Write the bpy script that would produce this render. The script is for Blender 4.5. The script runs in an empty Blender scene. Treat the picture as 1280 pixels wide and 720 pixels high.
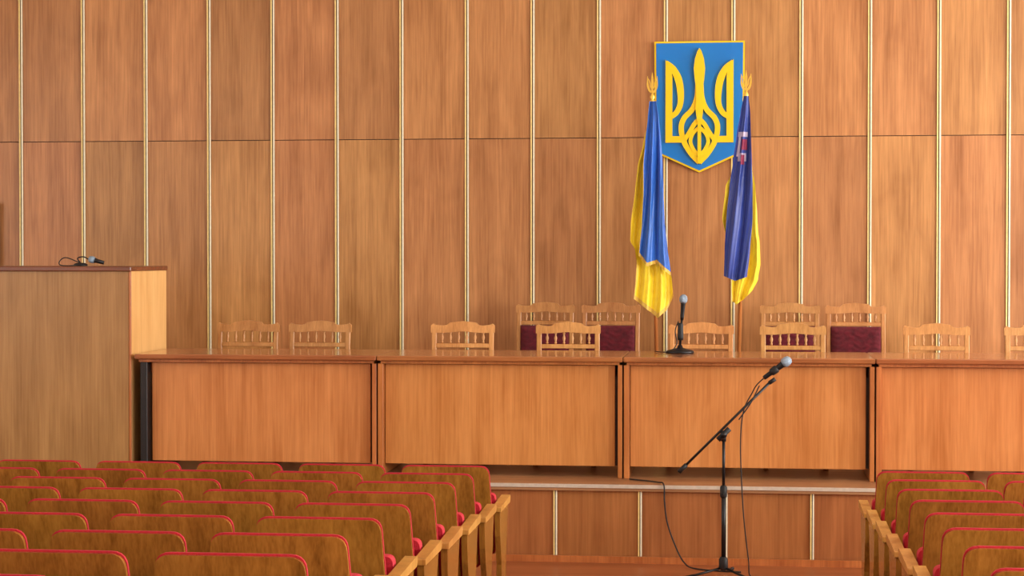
import bpy, math, random
from mathutils import Vector, Matrix
random.seed(7)
scene = bpy.context.scene
try:
    scene.view_settings.view_transform = 'Standard'
    scene.view_settings.look = 'None'
except Exception as e:
    print(e)

# ------------------------------------------------------------------ materials
def srgb(r, g, b):
    def f(c):
        c /= 255.0
        return c/12.92 if c <= 0.04045 else ((c+0.055)/1.055)**2.4
    return (f(r), f(g), f(b), 1.0)

def base_mat(name):
    m = bpy.data.materials.new(name)
    m.use_nodes = True
    nt = m.node_tree
    return m, nt, nt.nodes['Principled BSDF']

def mat_plain(name, col, rough=0.5, metal=0.0, bump=0.0, scale=40, var=0.08, spec=0.5, sheen=0):
    m, nt, b = base_mat(name)
    N = nt.nodes; L = nt.links
    tc = N.new('ShaderNodeTexCoord')
    no = N.new('ShaderNodeTexNoise'); no.inputs['Scale'].default_value = scale
    no.inputs['Detail'].default_value = 4
    L.new(tc.outputs['Object'], no.inputs['Vector'])
    ramp = N.new('ShaderNodeValToRGB')
    c = srgb(*col)
    ramp.color_ramp.elements[0].position = 0.3
    ramp.color_ramp.elements[1].position = 0.7
    ramp.color_ramp.elements[0].color = tuple(x*(1-var) for x in c[:3])+(1,)
    ramp.color_ramp.elements[1].color = tuple(min(1, x*(1+var)) for x in c[:3])+(1,)
    L.new(no.outputs['Fac'], ramp.inputs['Fac'])
    L.new(ramp.outputs['Color'], b.inputs['Base Color'])
    b.inputs['Roughness'].default_value = rough
    b.inputs['Metallic'].default_value = metal
    b.inputs['Specular IOR Level'].default_value = spec
    if sheen:
        b.inputs['Sheen Weight'].default_value = sheen
    if bump:
        bp = N.new('ShaderNodeBump'); bp.inputs['Strength'].default_value = bump
        bp.inputs['Distance'].default_value = 0.01
        L.new(no.outputs['Fac'], bp.inputs['Height'])
        L.new(bp.outputs['Normal'], b.inputs['Normal'])
    return m

def mat_wood(name, dark, light, rough=0.35, along='Z', freq=1.0, contrast=1.0, panel=None, coat=0.0, rnd=True, pvar=0.16, spec=0.5):
    """procedural veneer; panel=(x0,pitch,zsplit) gives every veneer sheet its own tone and figure"""
    m, nt, b = base_mat(name)
    N = nt.nodes; L = nt.links
    tc = N.new('ShaderNodeTexCoord')
    vec = tc.outputs['Object']
    def math_(op, a, bb=None):
        n = N.new('ShaderNodeMath'); n.operation = op
        for i, v in enumerate((a, bb)):
            if v is None: continue
            if isinstance(v, (int, float)): n.inputs[i].default_value = v
            else: L.new(v, n.inputs[i])
        return n.outputs[0]
    w = None
    if panel:
        sep = N.new('ShaderNodeSeparateXYZ'); L.new(vec, sep.inputs[0])
        ix = math_('FLOOR', math_('DIVIDE', math_('SUBTRACT', sep.outputs['X'], panel[0]), panel[1]))
        iz = math_('GREATER_THAN', sep.outputs['Z'], panel[2])
        idx = math_('ADD', ix, math_('MULTIPLY', iz, 57.3))
        wn = N.new('ShaderNodeTexWhiteNoise'); wn.noise_dimensions = '1D'
        L.new(idx, wn.inputs['W'])
        w = wn.outputs['Value']
    elif rnd:
        oi = N.new('ShaderNodeObjectInfo')
        w = oi.outputs['Random']
    def noise(sc, detail, off, dist=0.0, lo=0.06):
        mp = N.new('ShaderNodeMapping')
        s = {'Z': (sc, sc, sc*lo), 'X': (sc*lo, sc, sc), 'Y': (sc, sc*lo, sc)}[along]
        mp.inputs['Scale'].default_value = s
        L.new(vec, mp.inputs['Vector'])
        n = N.new('ShaderNodeTexNoise'); n.noise_dimensions = '4D'
        n.inputs['Scale'].default_value = 1.0
        n.inputs['Detail'].default_value = detail
        n.inputs['Distortion'].default_value = dist
        if w is not None:
            L.new(math_('ADD', math_('MULTIPLY', w, 40.0), off), n.inputs['W'])
        else:
            n.inputs['W'].default_value = off
        L.new(mp.outputs['Vector'], n.inputs['Vector'])
        return n.outputs['Fac']
    a = noise(11*freq, 3, 0.0, 0.4, 0.08)
    c = noise(70*freq, 4, 3.0, 0.0, 0.03)
    d = noise(190*freq, 2, 6.0, 0.0, 0.03)
    e = noise(4*freq, 3, 9.0, 0.8, 0.45)
    s = math_('ADD', math_('MULTIPLY', a, 0.32), math_('MULTIPLY', c, 0.30))
    s = math_('ADD', s, math_('MULTIPLY', d, 0.14))
    s = math_('ADD', s, math_('MULTIPLY', e, 0.24))
    ramp = N.new('ShaderNodeValToRGB')
    ramp.color_ramp.elements[0].position = 0.5-0.13/contrast
    ramp.color_ramp.elements[1].position = 0.5+0.13/contrast
    ramp.color_ramp.elements[0].color = srgb(*dark)
    ramp.color_ramp.elements[1].color = srgb(*light)
    L.new(s, ramp.inputs['Fac'])
    out = ramp.outputs['Color']
    if w is not None:
        hsv = N.new('ShaderNodeHueSaturation')
        L.new(out, hsv.inputs['Color'])
        L.new(math_('ADD', math_('MULTIPLY', w, pvar), 1-pvar/2), hsv.inputs['Value'])
        L.new(math_('ADD', math_('MULTIPLY', math_('FRACT', math_('MULTIPLY', w, 7.7)), 0.012), 0.496), hsv.inputs['Hue'])
        out = hsv.outputs['Color']
    L.new(out, b.inputs['Base Color'])
    b.inputs['Roughness'].default_value = rough
    b.inputs['Specular IOR Level'].default_value = spec
    b.inputs['Coat Weight'].default_value = coat
    b.inputs['Coat Roughness'].default_value = 0.12
    bp = N.new('ShaderNodeBump'); bp.inputs['Strength'].default_value = 0.05
    bp.inputs['Distance'].default_value = 0.003
    L.new(c, bp.inputs['Height']); L.new(bp.outputs['Normal'], b.inputs['Normal'])
    return m

PITCH = 0.5035
SEAM = 2.72
M_wall = mat_wood('veneer_wall', (152, 97, 52), (210, 150, 95), rough=0.36, panel=(0.0, PITCH, SEAM), freq=1.0, pvar=0.22)
M_stagefront = mat_wood('veneer_stage_front', (142, 84, 42), (188, 122, 70), rough=0.36, panel=(-0.04, 0.507, 9.0), pvar=0.15)
M_groove = mat_plain('groove_dark', (56, 34, 18), 0.6)
M_gold = mat_plain('gilt_bead', (246, 220, 144), 0.4)
M_cream = mat_plain('cream_bead', (255, 248, 220), 0.4)
M_table = mat_wood('veneer_table', (176, 108, 52), (216, 148, 86), rough=0.28, freq=1.1, pvar=0.06, coat=0.15)
M_tabletop = mat_wood('lacquered_tabletop', (128, 74, 40), (176, 112, 64), rough=0.16, along='X', freq=1.2, coat=0.5, pvar=0.06)
M_tableedge = mat_wood('table_leg_wood', (150, 84, 40), (200, 126, 68), rough=0.3, freq=1.2)
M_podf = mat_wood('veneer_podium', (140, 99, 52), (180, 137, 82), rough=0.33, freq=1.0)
M_pods_lit = mat_wood('veneer_podium_lit_side', (212, 160, 92), (244, 200, 132), rough=0.3, freq=1.1)  # paler than the front veneer: window light and sheen put into the colour
M_podtop = mat_wood('podium_top_wood', (96, 50, 28), (134, 76, 46), rough=0.25, along='X')
M_chairw = mat_wood('chair_pale_wood', (172, 110, 54), (220, 160, 96), rough=0.35, freq=2.0, pvar=0.3)
M_burg = mat_plain('burgundy_velvet', (92, 10, 26), 0.9, bump=0.6, scale=30, var=0.3, sheen=0.08)
M_aud = mat_wood('seat_plywood', (116, 72, 24), (178, 122, 52), rough=0.22, freq=1.3, coat=0.4, pvar=0.22)
M_arm = mat_wood('armrest_wood', (166, 108, 46), (212, 156, 82), rough=0.3, freq=2)
M_red = mat_plain('red_upholstery', (186, 28, 46), 0.8, bump=0.3, scale=120, var=0.12)
M_black = mat_plain('black_metal', (22, 22, 24), 0.4, metal=0.3)
M_blackp = mat_plain('black_rubber', (16, 16, 17), 0.6)
M_mesh = mat_plain('mic_grille', (150, 172, 192), 0.35, metal=0.4, bump=0.6, scale=500, var=0.3)
M_blue = mat_plain('flag_blue_satin', (30, 104, 204), 0.4, sheen=0.3, scale=25)
M_navy = mat_plain('flag_navy_satin', (34, 62, 154), 0.4, sheen=0.3, scale=25)
M_yel = mat_plain('flag_yellow_satin', (255, 220, 34), 0.45, sheen=0.3, scale=25)
M_white = mat_plain('flag_white_embroidery', (190, 180, 205), 0.6)
M_crim = mat_plain('flag_red_embroidery', (140, 40, 75), 0.6)
M_fringe = mat_plain('gold_fringe', (228, 188, 84), 0.6, scale=300, var=0.3)
M_eblue = mat_plain('enamel_blue', (8, 124, 212), 0.35, scale=4, var=0.04)
M_eyel = mat_plain('enamel_yellow', (255, 212, 16), 0.35, scale=4, var=0.04)
M_brass = mat_plain('brass', (236, 196, 84), 0.3, metal=0.4)
M_floor = mat_wood('floor_boards', (128, 68, 34), (170, 100, 56), rough=0.4, along='X', freq=0.8, rnd=False)
M_stagefl = mat_wood('stage_boards', (134, 90, 56), (178, 132, 90), rough=0.4, along='X', freq=0.8, rnd=False)
M_alu = mat_plain('aluminium_nosing', (206, 196, 180), 0.4, metal=0.2)
M_paint = mat_plain('painted_plaster', (226, 210, 182), 0.8, scale=6, var=0.03)
M_ceil = mat_plain('ceiling_plaster', (238, 232, 220), 0.9, scale=6, var=0.03)
M_frame = mat_plain('white_window_frame', (235, 235, 232), 0.4)
M_door = mat_wood('dark_door', (40, 28, 22), (62, 42, 32), rough=0.4)
M_blackleg = mat_plain('black_laminate', (26, 22, 22), 0.4)

# ------------------------------------------------------------------ mesh builder
def catmull(pts, n=8):
    P = [Vector(p) for p in pts]
    if len(P) < 3: return P
    out = []
    for i in range(len(P)-1):
        p0 = P[i-1] if i > 0 else P[i]*2-P[i+1]
        p1, p2 = P[i], P[i+1]
        p3 = P[i+2] if i+2 < len(P) else P[i+1]*2-P[i]
        for k in range(n):
            t = k/n
            out.append(0.5*((2*p1)+(p2-p0)*t+(2*p0-5*p1+4*p2-p3)*t*t+(3*p1-p0-3*p2+p3)*t**3))
    out.append(P[-1])
    return out

class MB:
    def __init__(s):
        s.v = []; s.f = []; s.m = []; s.sm = []; s.mats = []
    def mi(s, mat):
        if mat not in s.mats: s.mats.append(mat)
        return s.mats.index(mat)
    def add(s, vs, fs, mat, smooth=False, M=None):
        o = len(s.v)
        for p in vs:
            p = Vector(p)
            if M is not None: p = M @ p
            s.v.append(tuple(p))
        k = s.mi(mat)
        for f in fs:
            s.f.append(tuple(i+o for i in f)); s.m.append(k); s.sm.append(smooth)
    def box(s, x0, x1, y0, y1, z0, z1, mat, M=None):
        vs = [(x0,y0,z0),(x1,y0,z0),(x1,y1,z0),(x0,y1,z0),(x0,y0,z1),(x1,y0,z1),(x1,y1,z1),(x0,y1,z1)]
        fs = [(0,3,2,1),(4,5,6,7),(0,1,5,4),(1,2,6,5),(2,3,7,6),(3,0,4,7)]
        s.add(vs, fs, mat, False, M)
    def cbox(s, x0, x1, y0, y1, z0, z1, mat, c=0.004, M=None):
        """box with chamfered edges all round"""
        vs = []; idx = {}
        X = (x0, x1); Y = (y0, y1); Z = (z0, z1)
        for i in (0,1):
            for j in (0,1):
                for k in (0,1):
                    sx = c if i == 0 else -c; sy = c if j == 0 else -c; sz = c if k == 0 else -c
                    idx[(i,j,k,'x')] = len(vs); vs.append((X[i], Y[j]+sy, Z[k]+sz))
                    idx[(i,j,k,'y')] = len(vs); vs.append((X[i]+sx, Y[j], Z[k]+sz))
                    idx[(i,j,k,'z')] = len(vs); vs.append((X[i]+sx, Y[j]+sy, Z[k]))
        fs = []
        for i in (0,1):
            q = [idx[(i,j,k,'x')] for j,k in ((0,0),(1,0),(1,1),(0,1))]; fs.append(q if i else q[::-1])
            q = [idx[(j,i,k,'y')] for j,k in ((0,0),(1,0),(1,1),(0,1))]; fs.append(q[::-1] if i else q)
            q = [idx[(j,k,i,'z')] for j,k in ((0,0),(1,0),(1,1),(0,1))]; fs.append(q if i else q[::-1])
        for i in (0,1):
            for j in (0,1):
                sgn = (i == j)
                q = [idx[(i,j,0,'x')], idx[(i,j,0,'y')], idx[(i,j,1,'y')], idx[(i,j,1,'x')]]; fs.append(q if sgn else q[::-1])
                q = [idx[(i,0,j,'z')], idx[(i,0,j,'x')], idx[(i,1,j,'x')], idx[(i,1,j,'z')]]; fs.append(q if sgn else q[::-1])
                q = [idx[(0,i,j,'y')], idx[(0,i,j,'z')], idx[(1,i,j,'z')], idx[(1,i,j,'y')]]; fs.append(q if sgn else q[::-1])
                for k in (0,1):
                    q = [idx[(i,j,k,'x')], idx[(i,j,k,'y')], idx[(i,j,k,'z')]]
                    fs.append(q if (i+j+k) % 2 else q[::-1])
        s.add(vs, fs, mat, False, M)
    def prism(s, poly, y0, y1, mat, M=None):
        """poly in XZ, extruded along Y"""
        n = len(poly)
        vs = [(p[0], y0, p[1]) for p in poly]+[(p[0], y1, p[1]) for p in poly]
        area = sum(poly[i][0]*poly[(i+1) % n][1]-poly[(i+1) % n][0]*poly[i][1] for i in range(n))
        fr = list(range(n)); bk = [i+n for i in reversed(range(n))]
        fs = [fr, bk]+[(i, i+n, (i+1) % n+n, (i+1) % n) for i in range(n)]
        if area < 0: fs = [tuple(reversed(f)) for f in fs]
        s.add(vs, fs, mat, False, M)
    def lathe(s, prof, mat, M=None, n=16):
        """prof list of (r,z)"""
        vs = []; fs = []
        for r, z in prof:
            for k in range(n):
                a = 2*math.pi*k/n
                vs.append((r*math.cos(a), r*math.sin(a), z))
        for i in range(len(prof)-1):
            for k in range(n):
                k2 = (k+1) % n
                fs.append((i*n+k, i*n+k2, (i+1)*n+k2, (i+1)*n+k))
        fs.append(tuple(reversed(range(n))))
        fs.append(tuple((len(prof)-1)*n+k for k in range(n)))
        s.add(vs, fs, mat, True, M)
    def tube(s, pts, r, mat, n=10, smooth=True, M=None, taper=None):
        P = [Vector(p) for p in pts]
        vs = []; fs = []
        t0 = (P[1]-P[0]).normalized()
        ref = Vector((0,0,1)) if abs(t0.z) < 0.9 else Vector((1,0,0))
        u = t0.cross(ref).normalized()
        for i, p in enumerate(P):
            t = (P[min(i+1, len(P)-1)]-P[max(i-1, 0)]).normalized()
            u = (u-t*u.dot(t)).normalized(); w = t.cross(u)
            rr = r if taper is None else r*taper[i]
            for k in range(n):
                a = 2*math.pi*k/n
                vs.append(tuple(p+(u*math.cos(a)+w*math.sin(a))*rr))
        for i in range(len(P)-1):
            for k in range(n):
                k2 = (k+1) % n
                fs.append((i*n+k, i*n+k2, (i+1)*n+k2, (i+1)*n+k))
        fs.append(tuple(reversed(range(n)))); fs.append(tuple((len(P)-1)*n+k for k in range(n)))
        s.add(vs, fs, mat, smooth, M)
    def ribbon(s, pts, widths, y0, y1, mat, M=None, n=8):
        """flat strap in XZ following a smooth path; widths per control point or number"""
        P = catmull([(p[0], p[1], 0) for p in pts], n)
        if isinstance(widths, (int, float)): W = [widths]*len(P)
        else:
            W = []
            for i in range(len(widths)-1):
                for k in range(n):
                    W.append(widths[i]+(widths[i+1]-widths[i])*k/n)
            W.append(widths[-1])
        L_ = []; R_ = []
        for i, p in enumerate(P):
            t = (P[min(i+1, len(P)-1)]-P[max(i-1, 0)]).normalized()
            nrm = Vector((-t.y, t.x, 0))
            a = p+nrm*W[i]/2; b = p-nrm*W[i]/2
            L_.append((a.x, a.y)); R_.append((b.x, b.y))
        vs = []; fs = []
        for a, b in zip(L_, R_):
            vs += [(a[0], y0, a[1]), (b[0], y0, b[1]), (b[0], y1, b[1]), (a[0], y1, a[1])]
        for i in range(len(P)-1):
            o = i*4; q = o+4
            fs += [(o, o+1, q+1, q), (o+1, o+2, q+2, q+1), (o+2, o+3, q+3, q+2), (o+3, o, q, q+3)]
        fs += [(0, 3, 2, 1), tuple(len(vs)-4+k for k in range(4))]
        s.add(vs, fs, mat, False, M)
    def mesh(s, name):
        me = bpy.data.meshes.new(name)
        me.from_pydata(s.v, [], s.f)
        for m in s.mats: me.materials.append(m)
        me.polygons.foreach_set('material_index', s.m)
        me.polygons.foreach_set('use_smooth', s.sm)
        me.update()
        import bmesh
        bm = bmesh.new(); bm.from_mesh(me)
        bmesh.ops.recalc_face_normals(bm, faces=bm.faces)
        bm.to_mesh(me); bm.free()
        return me
    def obj(s, name, loc=(0, 0, 0), rotz=0):
        o = bpy.data.objects.new(name, s.mesh(name))
        scene.collection.objects.link(o)
        o.location = loc; o.rotation_euler = (0, 0, rotz)
        return o

def inst(name, me, loc, rotz=0):
    o = bpy.data.objects.new(name, me)
    scene.collection.objects.link(o)
    o.location = loc; o.rotation_euler = (0, 0, rotz)
    return o

# ------------------------------------------------------------------ room shell
XL, XR, YB, YW, ZC = -8.0, 6.5, -4.0, 14.2, 4.9
STZ = 0.47; STY = 11.2
b = MB()
b.box(XL, XR, YW+0.02, YW+0.25, -0.1, ZC, M_groove)
i0 = int(math.floor(XL/PITCH)); i1 = int(math.ceil(XR/PITCH))
for i in range(i0, i1):
    x0 = max(XL, i*PITCH+0.004); x1 = min(XR, (i+1)*PITCH-0.004)
    b.box(x0, x1, YW, YW+0.03, STZ, SEAM-0.003, M_wall)
    b.box(x0, x1, YW, YW+0.03, SEAM+0.003, ZC, M_wall)
b.obj('wall_back')
b = MB()
for i in range(i0+1, i1):
    x = i*PITCH
    b.box(x-0.013, x+0.013, YW-0.006, YW-0.001, STZ+0.002, ZC-0.002, M_groove)
    b.box(x-0.015, x-0.004, YW-0.013, YW-0.0065, STZ+0.002, ZC-0.002, M_gold)
    b.box(x+0.004, x+0.015, YW-0.013, YW-0.0065, STZ+0.002, ZC-0.002, M_cream)
b.obj('trim_1')

# door at far left of the back wall
b = MB()
b.box(-6.75, -6.67, YW-0.06, YW-0.017, STZ+0.001, 2.24, M_door)
b.box(-5.79, -5.71, YW-0.06, YW-0.017, STZ+0.001, 2.24, M_door)
b.box(-6.75, -5.71, YW-0.062, YW-0.017, 2.16, 2.24, M_door)
b.box(-6.67, -5.79, YW-0.04, YW-0.017, STZ+0.001, 2.16, M_door)
b.cbox(-6.58, -5.88, YW-0.05, YW-0.035, 0.6, 1.25, M_door)
b.cbox(-6.58, -5.88, YW-0.05, YW-0.035, 1.35, 2.08, M_door)
b.obj('door_1')

def wall_with_windows(name, x0, x1, wins):
    b = MB(); zs, zt = 1.15, 4.0
    ys = [YB]
    for (a, c) in wins:
        b.box(x0, x1, ys[-1], a, -0.1, ZC, M_paint)
        b.box(x0, x1, a, c, -0.1, zs, M_paint)
        b.box(x0, x1, a, c, zt, ZC, M_paint)
        ys.append(c)
    b.box(x0, x1, ys[-1], YW+0.02, -0.1, ZC, M_paint)
    return b.obj(name)
wins = [(-2.6, -0.4), (0.8, 3.0), (4.2, 6.4), (7.6, 9.8), (11.3, 13.3)]
wall_with_windows('wall_right', XR, XR+0.3, wins)
wall_with_windows('wall_left', XL-0.3, XL, wins[:4])
k = 1
for side, xs in (('r', XR+0.1), ('l', XL-0.16)):
    for (a, c) in (wins if side == 'r' else wins[:4]):
        b = MB()
        b.box(xs, xs+0.06, a, a+0.07, 1.15, 4.0, M_frame); b.box(xs, xs+0.06, c-0.07, c, 1.15, 4.0, M_frame)
        b.box(xs, xs+0.06, a+0.07, c-0.07, 1.15, 1.22, M_frame); b.box(xs, xs+0.06, a+0.07, c-0.07, 3.93, 4.0, M_frame)
        mid = (a+c)/2
        b.box(xs, xs+0.06, mid-0.035, mid+0.035, 1.22, 3.93, M_frame)
        b.box(xs+0.005, xs+0.055, a+0.07, c-0.07, 3.1, 3.16, M_frame)
        b.obj('window_%d' % k); k += 1
        L = bpy.data.lights.new('daylight', 'AREA'); L.shape = 'RECTANGLE'
        L.size = c-a-0.1; L.size_y = 2.7
        o = bpy.data.objects.new('window_daylight', L); scene.collection.objects.link(o)
        o.location = (xs+0.25 if side == 'r' else xs-0.2, mid, 2.58)
        o.rotation_euler = (math.radians(90), 0, math.radians(90 if side == 'r' else -90))
        L.energy = 360 if side == 'r' else 90
        L.color = (1.0, 0.98, 0.945)
b = MB(); b.box(XL-0.3, XR+0.3, YB-0.3, YB, -0.1, ZC, M_paint); b.obj('wall_rear')
b = MB(); b.box(XL-0.3, XR+0.3, YB-0.3, YW+0.25, ZC, ZC+0.2, M_ceil); b.obj('ceiling')

# raked floor: shallow treads descending towards the stage
ROW1, RSP, RISE = 9.13, 0.57, 0.0494
def tread_z(i):   # i = row index, 0 nearest stage
    return RISE*RSP*i
b = MB()
b.box(XL, XR, ROW1-0.12, YW, -0.1, 0.0, M_floor)
y1 = ROW1-0.12
i = 1
while y1 > YB:
    y0 = max(YB, y1-RSP)
    b.box(XL, XR, y0, y1, -0.1, tread_z(i), M_floor)
    y1 = y0; i += 1
b.obj('floor')

# stage
XL2, XR2, YS = XL+0.004, XR-0.004, YW-0.002
b = MB()
b.box(XL2, XR2, STY+0.02, YS, 0.0, STZ-0.04, M_groove)
b.box(XL2, XR2, STY-0.03, YS, STZ-0.04, STZ, M_stagefl)
b.box(XL2, XR2, STY-0.036, STY-0.0305, STZ-0.022, STZ-0.0005, M_alu)
x = -0.04-0.507*15
while x < XR2:
    b.box(max(XL2, x+0.004), min(XR2, x+0.503), STY, STY+0.02, 0.0, STZ-0.04, M_stagefront)
    x += 0.507
x = -0.04-0.507*15
while x < XR2:
    b.box(x-0.011, x+0.011, STY-0.006, STY-0.001, 0.04, STZ-0.042, M_groove)
    b.box(x-0.011, x-0.003, STY-0.012, STY-0.0065, 0.04, STZ-0.042, M_gold)
    b.box(x+0.003, x+0.011, STY-0.012, STY-0.0065, 0.04, STZ-0.042, M_cream)
    x += 0.507
b.obj('stage_platform')
b = MB(); b.box(XL2, XR2, STY-0.03, STY-0.013, 0.0, 0.04, M_tableedge); b.obj('baseboard_stage')

STZ1 = STZ+0.0005
# ------------------------------------------------------------------ podium (lectern)
b = MB()
px0, px1, py0, py1, pz = -5.75, -3.765, 11.47, 12.22, 1.764
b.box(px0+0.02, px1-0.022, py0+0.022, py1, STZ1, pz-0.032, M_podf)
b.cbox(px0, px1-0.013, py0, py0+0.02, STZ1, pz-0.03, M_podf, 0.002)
b.cbox(px1-0.02, px1, py0+0.010, py1+0.002, STZ1, pz-0.03, M_pods_lit, 0.002)
b.cbox(px1-0.012, px1+0.003, py0-0.003, py0+0.0095, STZ1, pz-0.03, M_tableedge, 0.002)
b.cbox(px0-0.015, px1+0.008, py0-0.02, py1+0.01, pz-0.03, pz, M_podtop, 0.005)
b.obj('podium')

# podium microphone
b = MB()
mx, my = -4.08, 11.75
b.lathe([(0.045,0.001),(0.045,0.012),(0.03,0.02),(0.008,0.022)], M_black, Matrix.Translation((mx-0.11, my, pz)))
g = catmull([(mx-0.11,my,pz+0.02),(mx-0.13,my,pz+0.05),(mx-0.09,my,pz+0.06),(mx-0.05,my,pz+0.04)], 8)
b.tube(g, 0.004, M_black)
RM = Matrix.Rotation(math.radians(-75), 4, 'Y')
b.lathe([(0.012,0),(0.014,0.05),(0.017,0.06)], M_black, Matrix.Translation((mx+0.045, my, pz+0.022)) @ RM)
b.lathe([(0.008,0),(0.02,0.008),(0.024,0.025),(0.018,0.042),(0.006,0.048)], M_mesh, Matrix.Translation((mx-0.01, my, pz+0.036)) @ RM)
g = catmull([(mx-0.11,my,pz+0.02),(mx-0.2,my-0.02,pz+0.055),(mx-0.24,my-0.03,pz+0.03),(mx-0.22,my-0.05,pz+0.005),(mx-0.1,my-0.1,pz+0.005)], 8)
b.tube(g, 0.0035, M_blackp)
b.obj('podium_microphone')

# ------------------------------------------------------------------ presidium tables
seams = [-3.735, -2.19, -0.665, 0.852, 2.367, 3.88]
TZ = 1.214
for i in range(5):
    a, c = seams[i]+0.002, seams[i+1]-0.002
    w = c-a; cx = (a+c)/2
    b = MB()
    h = w/2
    T = TZ-STZ1
    b.cbox(-h, h, -0.06, 0.70, T-0.032, T, M_tabletop, 0.006)
    b.box(-h+0.02, h-0.02, -0.03, 0.67, T-0.05, T-0.032, M_tableedge)
    lm = M_blackleg if i == 0 else M_tableedge
    b.cbox(-h+0.003 if i else -h+0.03, -h+0.036 if i else -h+0.075, -0.035, 0.66, 0, T-0.05, lm, 0.003)
    b.cbox(h-0.03, h-0.003, -0.035, 0.66, 0, T-0.05, M_tableedge, 0.003)
    x0 = -h+(0.04 if i else 0.09)
    b.cbox(x0, h-0.05, 0.02, 0.04, 0.068, T-0.055, M_table, 0.002)
    b.box(-h+0.04, h-0.035, 0.045, 0.06, T-0.12, T-0.05, M_tableedge)
    b.box(h-0.055, h-0.031, 0.045, 0.06, 0.07, T-0.05, M_door)  # dark strip standing in for the shade in the gap beside the leg
    b.obj('presidium_table', (cx, 11.5, STZ1))

# ------------------------------------------------------------------ stage chairs
def crest(w, z, hgt):
    h = w/2
    pts = [(-h, z), (-h, z+hgt*0.62), (-h+0.015, z+hgt*0.78), (-h+0.035, z+hgt*0.68), (-h*0.62, z+hgt*0.62),
           (-h*0.5, z+hgt*0.66), (-h*0.42, z+hgt*0.86), (-h*0.22, z+hgt*0.94), (0, z+hgt)]
    r = [(-p[0], p[1]) for p in pts[:-1]][::-1]
    low = [(h*0.55, z+hgt*0.0), (0, z+hgt*0.12), (-h*0.55, z+hgt*0.0)]
    return pts+r+low

def stage_chair(high):
    b = MB()
    w = 0.42; H = 1.02 if high else 0.92; h = w/2
    def SH(z0, k):
        M = Matrix.Identity(4); M[1][2] = k; M[1][3] = -k*z0
        return M
    S = SH(0.44, 0.13)
    for sx in (-1, 1):
        b.cbox(sx*(h-0.022)-0.018, sx*(h-0.022)+0.018, -0.21, -0.172, 0, 0.42, M_chairw, 0.004)
        b.cbox(sx*(h-0.018)-0.016, sx*(h-0.018)+0.016, 0.168, 0.204, 0, 0.44, M_chairw, 0.004)
        b.cbox(sx*(h-0.016)-0.016, sx*(h-0.016)+0.016, 0.170, 0.202, 0.44, H-0.035, M_chairw, 0.004, S)
        b.box(sx*(h-0.02)-0.01, sx*(h-0.02)+0.01, -0.172, 0.168, 0.18, 0.205, M_chairw)
    b.box(-h+0.03, h-0.03, -0.2, -0.182, 0.36, 0.42, M_chairw)
    b.box(-h+0.03, h-0.03, 0.178, 0.196, 0.36, 0.42, M_chairw)
    b.cbox(-h, h, -0.225, 0.175, 0.42, 0.44, M_chairw, 0.005)
    b.cbox(-h+0.012, h-0.012, -0.215, 0.16, 0.44, 0.48, M_burg, 0.014)
    b.prism(crest(w+0.012, H-0.078, 0.078), 0.168, 0.196, M_chairw, S)
    zr = H-0.178 if not high else H-0.168
    b.cbox(-h+0.03, h-0.03, 0.172, 0.195, zr, zr+0.028, M_chairw, 0.003, S)
    z0 = zr+0.028; z1 = H-0.07; n = 6
    for k in range(n):
        x = (-h+0.07)+(w-0.14)*k/(n-1)
        d = z1-z0
        prof = [(0.005,0),(0.009,d*0.12),(0.005,d*0.22),(0.011,d*0.5),(0.005,d*0.78),(0.009,d*0.88),(0.005,d)]
        b.lathe(prof, M_chairw, S @ Matrix.Translation((x, 0.183, z0)), n=10)
    if high:
        nz, nx = 34, 40; zb, zt_ = 0.52, zr-0.004
        vs = []; fs = []
        for j in range(nz+1):
            for i in range(nx+1):
                u = i/nx; v = j/nz
                x = -h+0.034+(w-0.068)*u
                e = min(u, 1-u, v, 1-v)
                y = 0.166-0.022*min(1, e*9)**0.5-0.006*abs(math.sin(math.pi*(v*9+0.5*math.sin(u*math.pi*4))))
                vs.append((x, y, zb+(zt_-zb)*v))
        for j in range(nz):
            for i in range(nx):
                o = j*(nx+1)+i
                fs.append((o, o+1, o+nx+2, o+nx+1))
        b.add(vs, fs, M_burg, True, S)
        b.box(-h+0.032, h-0.032, 0.1665, 0.19, zb, zt_, M_burg, S)
        b.cbox(-h+0.03, h-0.03, 0.168, 0.195, zb-0.03, zb, M_chairw, 0.003, S)
    else:
        b.cbox(-h+0.03, h-0.03, 0.172, 0.195, 0.56, 0.6, M_chairw, 0.003, S)
    return b.mesh('stage_chair')
me_low = stage_chair(False); me_high = stage_chair(True)
for x, y, r in [(-3.284,0,1),(-2.79,0.0,-1),(-1.804,0,0.5),(-1.083,-0.03,2),(-0.216,0.02,-2),(0.397,-0.05,1),(1.315,0.0,-2),(1.975,0,1)]:
    inst('wooden_chair', me_low, (x, 12.30+y, STZ1), math.radians(r))
for x in (-1.373, -0.891, 0.413, 0.876):
    inst('upholstered_chair', me_high, (x, 13.52, STZ1), math.radians(random.uniform(-1.5, 1.5)))

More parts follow.
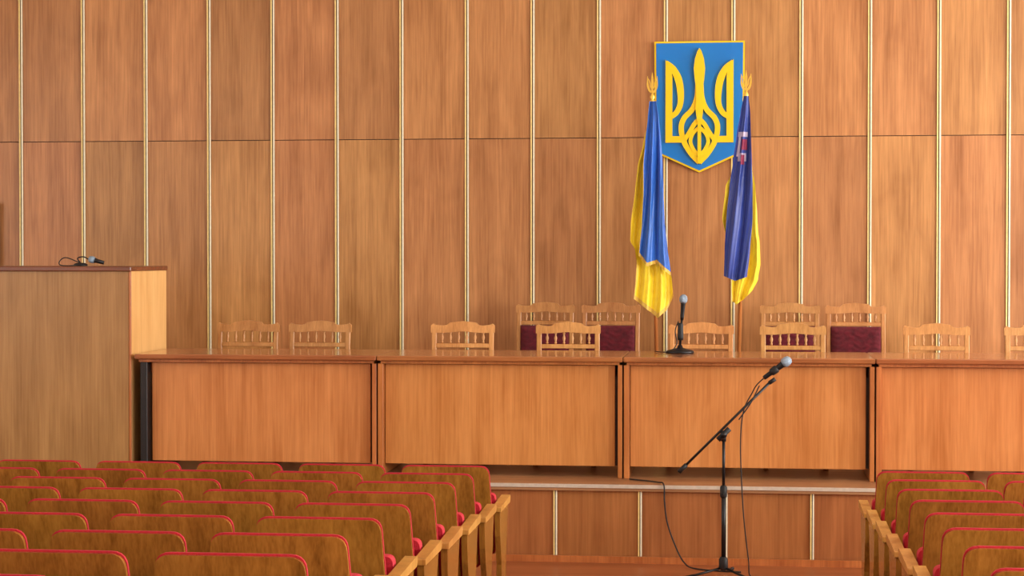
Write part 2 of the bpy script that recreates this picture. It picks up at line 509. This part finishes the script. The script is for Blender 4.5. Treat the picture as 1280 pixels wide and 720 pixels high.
# ------------------------------------------------------------------ auditorium chairs
def rounded(poly, rad, seg=5):
    out = []; n = len(poly)
    for i in range(n):
        p = Vector(poly[i]); a = Vector(poly[i-1]); c = Vector(poly[(i+1) % n]); r = rad[i]
        if r == 0: out.append(tuple(p)); continue
        d1 = (a-p).normalized()*r; d2 = (c-p).normalized()*r
        for k in range(seg+1):
            t = k/seg
            q = (p+d1)*(1-t)**2+p*2*t*(1-t)+(p+d2)*t*t
            out.append((q.x, q.y))
    return out
def aud_chair(side):
    b = MB()
    tz, bz = 0.80, 0.36
    S = Matrix.Identity(4); S[1][2] = -0.24; S[1][3] = 0.24*tz    # top at y=0, lower edge further towards the stage
    def shell(g, z_add):
        return rounded([(-0.232-g, bz), (0.232+g, bz), (0.216+g, tz+z_add), (-0.216-g, tz+z_add)], [0.02, 0.02, 0.045, 0.045])
    b.prism(shell(0.0, -0.006), 0.0, 0.016, M_aud, S)
    b.prism(shell(0.002, 0.0), 0.0162, 0.026, M_red, S)
    b.prism(shell(-0.024, -0.018), 0.0262, 0.052, M_red, S)
    S2 = Matrix.Identity(4); S2[1][2] = -0.10; S2[1][3] = 0.10*0.6
    b.prism(rounded([(-0.225, 0.33), (0.225, 0.33), (0.225, 0.64), (-0.225, 0.64)], [0.03]*4), 0.20, 0.26, M_red, S2)
    b.prism(rounded([(-0.22, 0.34), (0.22, 0.34), (0.22, 0.63), (-0.22, 0.63)], [0.03]*4), 0.2602, 0.275, M_aud, S2)
    def stand(x):
        prof = [(0.05,0.0),(0.36,0.0),(0.36,0.03),(0.30,0.06),(0.28,0.30),(0.34,0.50),(0.37,0.575),(0.02,0.575),(0.04,0.45),(0.10,0.3),(0.10,0.06),(0.05,0.03)]
        n = len(prof)
        vs = [(x-0.013, p[0], p[1]) for p in prof]+[(x+0.013, p[0], p[1]) for p in prof]
        fs = [tuple(range(n)), tuple(reversed(range(n, 2*n)))]+[(i, (i+1) % n, (i+1) % n+n, i+n) for i in range(n)]
        b.add(vs, fs, M_aud)
        ap = rounded([(0.0,0.5755),(0.385,0.5755),(0.40,0.60),(0.39,0.614),(0.0,0.60)], [0.004,0.015,0.008,0.01,0.006], 3)
        n = len(ap)
        vs = [(x-0.022, p[0], p[1]) for p in ap]+[(x+0.022, p[0], p[1]) for p in ap]
        fs = [tuple(range(n)), tuple(reversed(range(n, 2*n)))]+[(i, (i+1) % n, (i+1) % n+n, i+n) for i in range(n)]
        b.add(vs, fs, M_arm)
    if side == 'R': stand(0.258)
    if side == 'L': stand(-0.258)
    return b.mesh('auditorium_chair')
mR = aud_chair('R'); mL = aud_chair('L')
P = 0.52
for r in range(10):
    y = ROW1-RSP*r; z = tread_z(r)
    for k in range(9):
        inst('auditorium_chair', mR, (-1.191-0.216-P*k, y, z))
    for k in range(7):
        inst('auditorium_chair', mL, (0.69+0.216+P*k, y, z))

# ------------------------------------------------------------------ wall emblem
E = 0.006014
def ex(u): return u*E
def ez(v): return 3.434-(v-53)*E
ES = MB()
def sh(g):
    return [(ex(-56+g), ez(53+g)), (ex(56-g), ez(53+g)), (ex(55-g), ez(191-g*0.6)), (0, ez(216-g*1.1)), (ex(-55+g), ez(191-g*0.6))]
ES.prism(sh(0), -0.045, -0.018, M_eyel)
ES.prism(sh(2.2), -0.050, -0.0452, M_eblue)
dep = [-0.070]
def nd():
    dep[0] -= 0.0006
    return dep[0]
YB_ = -0.0502
def rib(pts, ws, sg=1):
    w_ = [q*E for q in ws] if not isinstance(ws, (int, float)) else ws*E
    ES.ribbon([(ex(sg*p[0]), ez(p[1])) for p in pts], w_, nd(), YB_, M_eyel, n=10)
for sg in (-1, 1):
    # outer upright with its foot (one L-shaped piece, tip at the top)
    pl = [(42,76),(42,179),(15,179),(16.5,171.0),(33.5,171.0),(33.5,97),(36,86)]
    ES.prism([(ex(sg*a), ez(c)) for a, c in pl], nd(), YB_, M_eyel)
    # inner sweep of the side prong, hooking back to the upright
    rib([(41,78),(33,87),(26.5,99),(23.5,114),(23.5,130),(28,141),(35,147)], (3,8,9,8.5,7,6.5,6), sg)
    # strap from the hilt, out and down to the point
    rib([(2.5,106),(3.5,124),(9,138),(19,149),(22.5,161),(19,178),(10,193),(0,204)], (5,6,6.5,6.5,6.5,6.5,6.5,6), sg)
# arch over the centre, running into both feet
rib([(-18,175),(-12,166),(-6,156),(0,151),(6,156),(12,166),(18,175)], 5.5)
rib([(0,160),(-8,168),(-11,178),(-7,188),(0,196)], 4.5)
rib([(0,160),(8,168),(11,178),(7,188),(0,196)], 4.5)
bl = [(0,62),(2.6,66),(5.5,75),(7,87),(6,99),(4.2,112),(4,124),(5,136),(3,152)]
ES.prism([(ex(a), ez(c)) for a, c in bl]+[(ex(-a), ez(c)) for a, c in bl[::-1][:-1]], -0.082, YB_, M_eyel)
ES.prism([(ex(-2.2), ez(150)), (ex(2.2), ez(150)), (ex(2.2), ez(203)), (0, ez(206)), (ex(-2.2), ez(203))], -0.0805, YB_, M_eyel)
ES.obj('trident_coat_of_arms', (-0.251, YW, 0))

# ------------------------------------------------------------------ flags
Q = 0.0057
def outline(rows, d):
    for i in range(len(rows)-1):
        if rows[i][0] <= d <= rows[i+1][0]:
            t = (d-rows[i][0])/(rows[i+1][0]-rows[i][0])
            t = t*t*(3-2*t)*0.5+t*0.5
            return (rows[i][1]+(rows[i+1][1]-rows[i][1])*t, rows[i][2]+(rows[i+1][2]-rows[i][2])*t)
    return rows[-1][1], rows[-1][2]
def fold(s, d, amp, k, ph, skew):
    g = min(1, 0.2+d/110)
    a = s*k*22+d*skew+ph
    return -amp*g*(math.sin(a)+0.3*math.sin(2.3*a+1.3+d*0.02))+0.010*math.sin(d*0.045+s*4+ph)
def drape(b, rows, top_z, x0, y0, mat, hb, amp=0.022, k=0.55, ph=0.0, nx=60, nz=90, skew=0.012, hem=None):
    """rows: (drop, left, right) outline of the hanging cloth, hb(s)-> drop of the hem"""
    vs = []; fs = []
    for j in range(nz+1):
        for i in range(nx+1):
            s = i/nx; d = hb(s)*j/nz
            l, r = outline(rows, d)
            vs.append((x0+(l+(r-l)*s)*Q, y0+fold(s, d, amp, k, ph, skew), top_z-d*Q))
    fs2 = []
    for j in range(nz):
        for i in range(nx):
            o = j*(nx+1)+i
            f = (o, o+1, o+nx+2, o+nx+1)
            (fs2 if (hem and (j >= nz-2 or i in hem)) else fs).append(f)
    b.add(vs, fs, mat, True)
    if fs2: b.add(vs, fs2, M_fringe, True)
def finial(b, x, y, z):
    T = Matrix.Translation((x, y, z))
    b.lathe([(0.014,-0.02),(0.018,0),(0.01,0.01),(0.02,0.025),(0.01,0.045),(0.008,0.06)], M_brass, T, 12)
    b.ribbon([(0,0.05),(0,0.1),(0,0.15),(0,0.2)], [0.012,0.016,0.018,0.003], -0.006, 0.006, M_brass, T)
    for sg in (-1, 1):
        b.ribbon([(0,0.055),(sg*0.02,0.075),(sg*0.032,0.11),(sg*0.034,0.175)], [0.012,0.015,0.014,0.004], -0.005, 0.005, M_brass, T)
        b.ribbon([(sg*0.03,0.16),(sg*0.017,0.13),(sg*0.013,0.1),(0,0.08)], [0.004,0.008,0.008,0.006], -0.004, 0.004, M_brass, T)
def pole(b, xb, xt, y, zt):
    b.tube([(xb, y, STZ1+0.1), (xt, y, zt)], 0.0135, M_tableedge, 12)
    b.lathe([(0.12,0),(0.12,0.015),(0.05,0.04),(0.03,0.06),(0.022,0.16),(0.02,0.3)], M_brass, Matrix.Translation((xb, y, STZ1)), 24)
FY = 13.40
lin = lambda pts: (lambda s: next((pts[i][1]+(pts[i+1][1]-pts[i][1])*(s-pts[i][0])/(pts[i+1][0]-pts[i][0]) for i in range(len(pts)-1) if pts[i][0] <= s <= pts[i+1][0]), pts[-1][1]))
# national flag
b = MB()
pole(b, -0.53, -0.571, FY, 2.93)
finial(b, -0.571, FY, 2.93)
zt = 2.915
drape(b, [(0,-2,5),(20,-4,8),(50,-11,10),(80,-18,12),(110,-21,13),(150,-26,14),(172,-27,15),(183,-21,17),(200,-19,21),(220,-20,25),(245,-22,27),(270,-20,24)],
      zt, -0.571, FY-0.055, M_yel, lin([(0,244),(0.3,256),(0.62,268),(0.85,258),(1,240)]), k=0.75, amp=0.02, hem=(0,))
drape(b, [(0,-3,6),(20,-5,9),(50,-8,12),(80,-10,14),(110,-10,15),(150,-12,16.5),(180,-15,19.5),(212,-18,24)],
      zt+0.003, -0.571, FY-0.12, M_blue, lin([(0,190),(0.3,204),(0.6,200),(1,216)]), k=0.6, ph=1.0, amp=0.024, hem=(0,))
b.obj('national_flag')
# regional flag
b = MB()
pole(b, 0.028, 0.09, FY, 2.94)
finial(b, 0.09, FY, 2.94)
zt = 2.945
drape(b, [(0,-2,2),(60,-7,4),(90,-15,8),(110,-25,11.5),(150,-29,14),(165,-26,15),(180,-16,17),(205,-16,18),(225,-17,15),(240,-17,8),(258,-16,-1)],
      zt, 0.09, FY-0.055, M_yel, lin([(0,252),(0.3,256),(0.7,250),(1,238)]), k=0.6, ph=0.5, amp=0.02)
drape(b, [(0,-3,3),(20,-7,5),(50,-12,6),(80,-16,7),(110,-20,8),(150,-24,8),(190,-26,5),(228,-27,1)],
      zt+0.003, 0.09, FY-0.12, M_navy, lin([(0,221),(0.5,227),(1,222)]), k=0.5, ph=2.0, amp=0.022)
R2 = [(0,-3,3),(20,-7,5),(50,-12,6),(80,-16,7),(110,-20,8),(150,-24,8)]
def patch(s0, s1, d0, d1, mat, off):
    n = 14; vs = []; fs = []
    for j in range(n+1):
        for i in range(n+1):
            d = d0+(d1-d0)*j/n; s = s0+(s1-s0)*i/n
            l, r = outline(R2, d)
            vs.append((0.09+(l+(r-l)*s)*Q, FY-0.12-off+fold(s, d, 0.022, 0.5, 2.0, 0.012), zt+0.003-d*Q))
    for j in range(n):
        for i in range(n):
            o = j*(n+1)+i; fs.append((o, o+1, o+n+2, o+n+1))
    b.add(vs, fs, mat, True)
patch(0.12, 0.78, 44, 50, M_white, 0.004)
patch(0.15, 0.32, 50, 74, M_white, 0.004)
patch(0.38, 0.75, 53, 66, M_crim, 0.004)
patch(0.25, 0.7, 70, 80, M_white, 0.004)
patch(0.4, 0.6, 72, 84, M_crim, 0.006)
b.obj('regional_flag')

# ------------------------------------------------------------------ table microphone
b = MB()
T = Matrix.Translation((-0.333, 11.98, TZ+0.0005))
b.lathe([(0.088,0),(0.09,0.006),(0.085,0.014),(0.05,0.024),(0.02,0.032),(0.013,0.05)], M_black, T, 28)
b.tube([(0,0,0.04),(0.005,0,0.12),(0.012,0,0.22)], 0.008, M_black, M=T)
b.lathe([(0.017,0.0),(0.019,0.02),(0.017,0.1),(0.014,0.11)], M_blackp, T @ Matrix.Translation((0.003,0,0.08)), 14)
T2 = T @ Matrix.Translation((0.012, 0, 0.21)) @ Matrix.Rotation(math.radians(4), 4, 'Y')
b.lathe([(0.010,0),(0.012,0.02),(0.015,0.1),(0.018,0.11)], M_black, T2, 14)
b.lathe([(0.018,0.108),(0.025,0.118),(0.026,0.135),(0.021,0.152),(0.008,0.162)], M_mesh, T2, 16)
g = catmull([(-0.01,0,0.2),(-0.03,-0.01,0.14),(-0.02,-0.02,0.06),(-0.06,-0.04,0.012),(-0.13,-0.02,0.006),(-0.16,0.08,0.006)], 8)
b.tube(g, 0.0035, M_blackp, M=T)
b.obj('table_microphone')

# ------------------------------------------------------------------ boom microphone stand
b = MB()
sx, sy = -0.05, 10.7
T = Matrix.Translation((sx, sy, 0.001))
b.tube([(0,0,0.09),(0,0,0.5)], 0.0125, M_black, M=T)
b.tube([(0,0,0.5),(0,0,0.80)], 0.009, M_black, M=T)
b.lathe([(0.016,0.46),(0.02,0.47),(0.02,0.52),(0.014,0.53)], M_blackp, T, 14)
b.lathe([(0.02,0.05),(0.026,0.06),(0.026,0.11),(0.016,0.125)], M_blackp, T, 14)
for a in (80, 200, 320):
    c, s_ = math.cos(math.radians(a)), math.sin(math.radians(a))
    b.tube([(0.02*c,0.02*s_,0.06),(0.15*c,0.15*s_,0.03),(0.28*c,0.28*s_,0.010)], 0.007, M_black, M=T)
    b.tube([(0.26*c,0.26*s_,0.013),(0.30*c,0.30*s_,0.010)], 0.010, M_blackp, M=T)
pv = Vector((0, -0.02, 0.822)); lo = Vector((-0.245, -0.02, 0.612)); hi = Vector((0.268, -0.02, 1.128))
b.tube([lo, hi], 0.0075, M_black, M=T)
dr = (hi-lo).normalized()
b.tube([lo-dr*0.01, lo+dr*0.05], 0.013, M_blackp, M=T)
b.tube([pv-dr*0.045, pv+dr*0.045], 0.016, M_blackp, M=T)
b.tube([pv+Vector((0,-0.03,0)), pv+Vector((0,0.035,0))], 0.02, M_black, 14, M=T)
b.tube([(0,0,0.78),(0,0,0.825)], 0.015, M_blackp, M=T)
b.tube([hi-dr*0.02, hi+Vector((0.02,0,0.01))], 0.012, M_blackp, M=T)
md = Vector((0.80, 0, 0.60)).normalized()
m0 = hi+Vector((-0.045, -0.03, 0.015))
R = md.to_track_quat('Z', 'Y').to_matrix().to_4x4()
T3 = T @ Matrix.Translation(m0) @ R
b.lathe([(0.011,0),(0.013,0.01),(0.014,0.05),(0.018,0.125),(0.021,0.135)], M_black, T3, 14)
b.lathe([(0.0165,0.05),(0.021,0.055),(0.023,0.09),(0.018,0.095)], M_blackp, T3, 14)
b.lathe([(0.021,0.133),(0.027,0.143),(0.028,0.16),(0.022,0.18),(0.008,0.188)], M_mesh, T3, 16)
g = catmull([tuple(m0), tuple(m0-md*0.05+Vector((0,0,-0.01))), (0.16,-0.03,1.06), (0.11,-0.03,0.95), (0.095,-0.03,0.75), (0.11,-0.03,0.4), (0.14,-0.02,0.12), (0.16,0,0.012),(0.3,0.05,0.008)], 10)
b.tube(g, 0.0035, M_blackp, 8, M=T)
g = catmull([tuple(pv+dr*0.12+Vector((0,-0.02,0))), (0.15,-0.04,1.0),(0.2,-0.03,1.1)], 8)
b.tube(g, 0.0035, M_blackp, 8, M=T)
b.obj('boom_microphone_stand')
# cable running over the stage edge and down to the floor
b = MB()
g = catmull([(-0.62,11.4,STZ+0.006),(-0.45,11.25,STZ+0.008),(-0.405,11.155,STZ+0.005),(-0.40,11.145,0.38),(-0.385,11.14,0.26),(-0.34,11.12,0.13),(-0.28,11.05,0.03),(-0.2,10.98,0.006),(0.05,10.9,0.006)], 10)
b.tube(g, 0.0045, M_blackp, 8)
b.obj('microphone_cable')

# ------------------------------------------------------------------ world and camera
w = bpy.data.worlds.new('sky'); scene.world = w; w.use_nodes = True
bg = w.node_tree.nodes['Background']
bg.inputs['Color'].default_value = (0.75, 0.85, 1.0, 1); bg.inputs['Strength'].default_value = 1.0
cam = bpy.data.cameras.new('camera'); co = bpy.data.objects.new('camera', cam)
scene.collection.objects.link(co)
cam.sensor_width = 36; cam.lens = 2350/1280*36; cam.clip_start = 0.05
co.location = (0, 0, 1.84)
co.rotation_euler = (math.radians(90-1.024), 0, math.atan(0.1175))
scene.camera = co
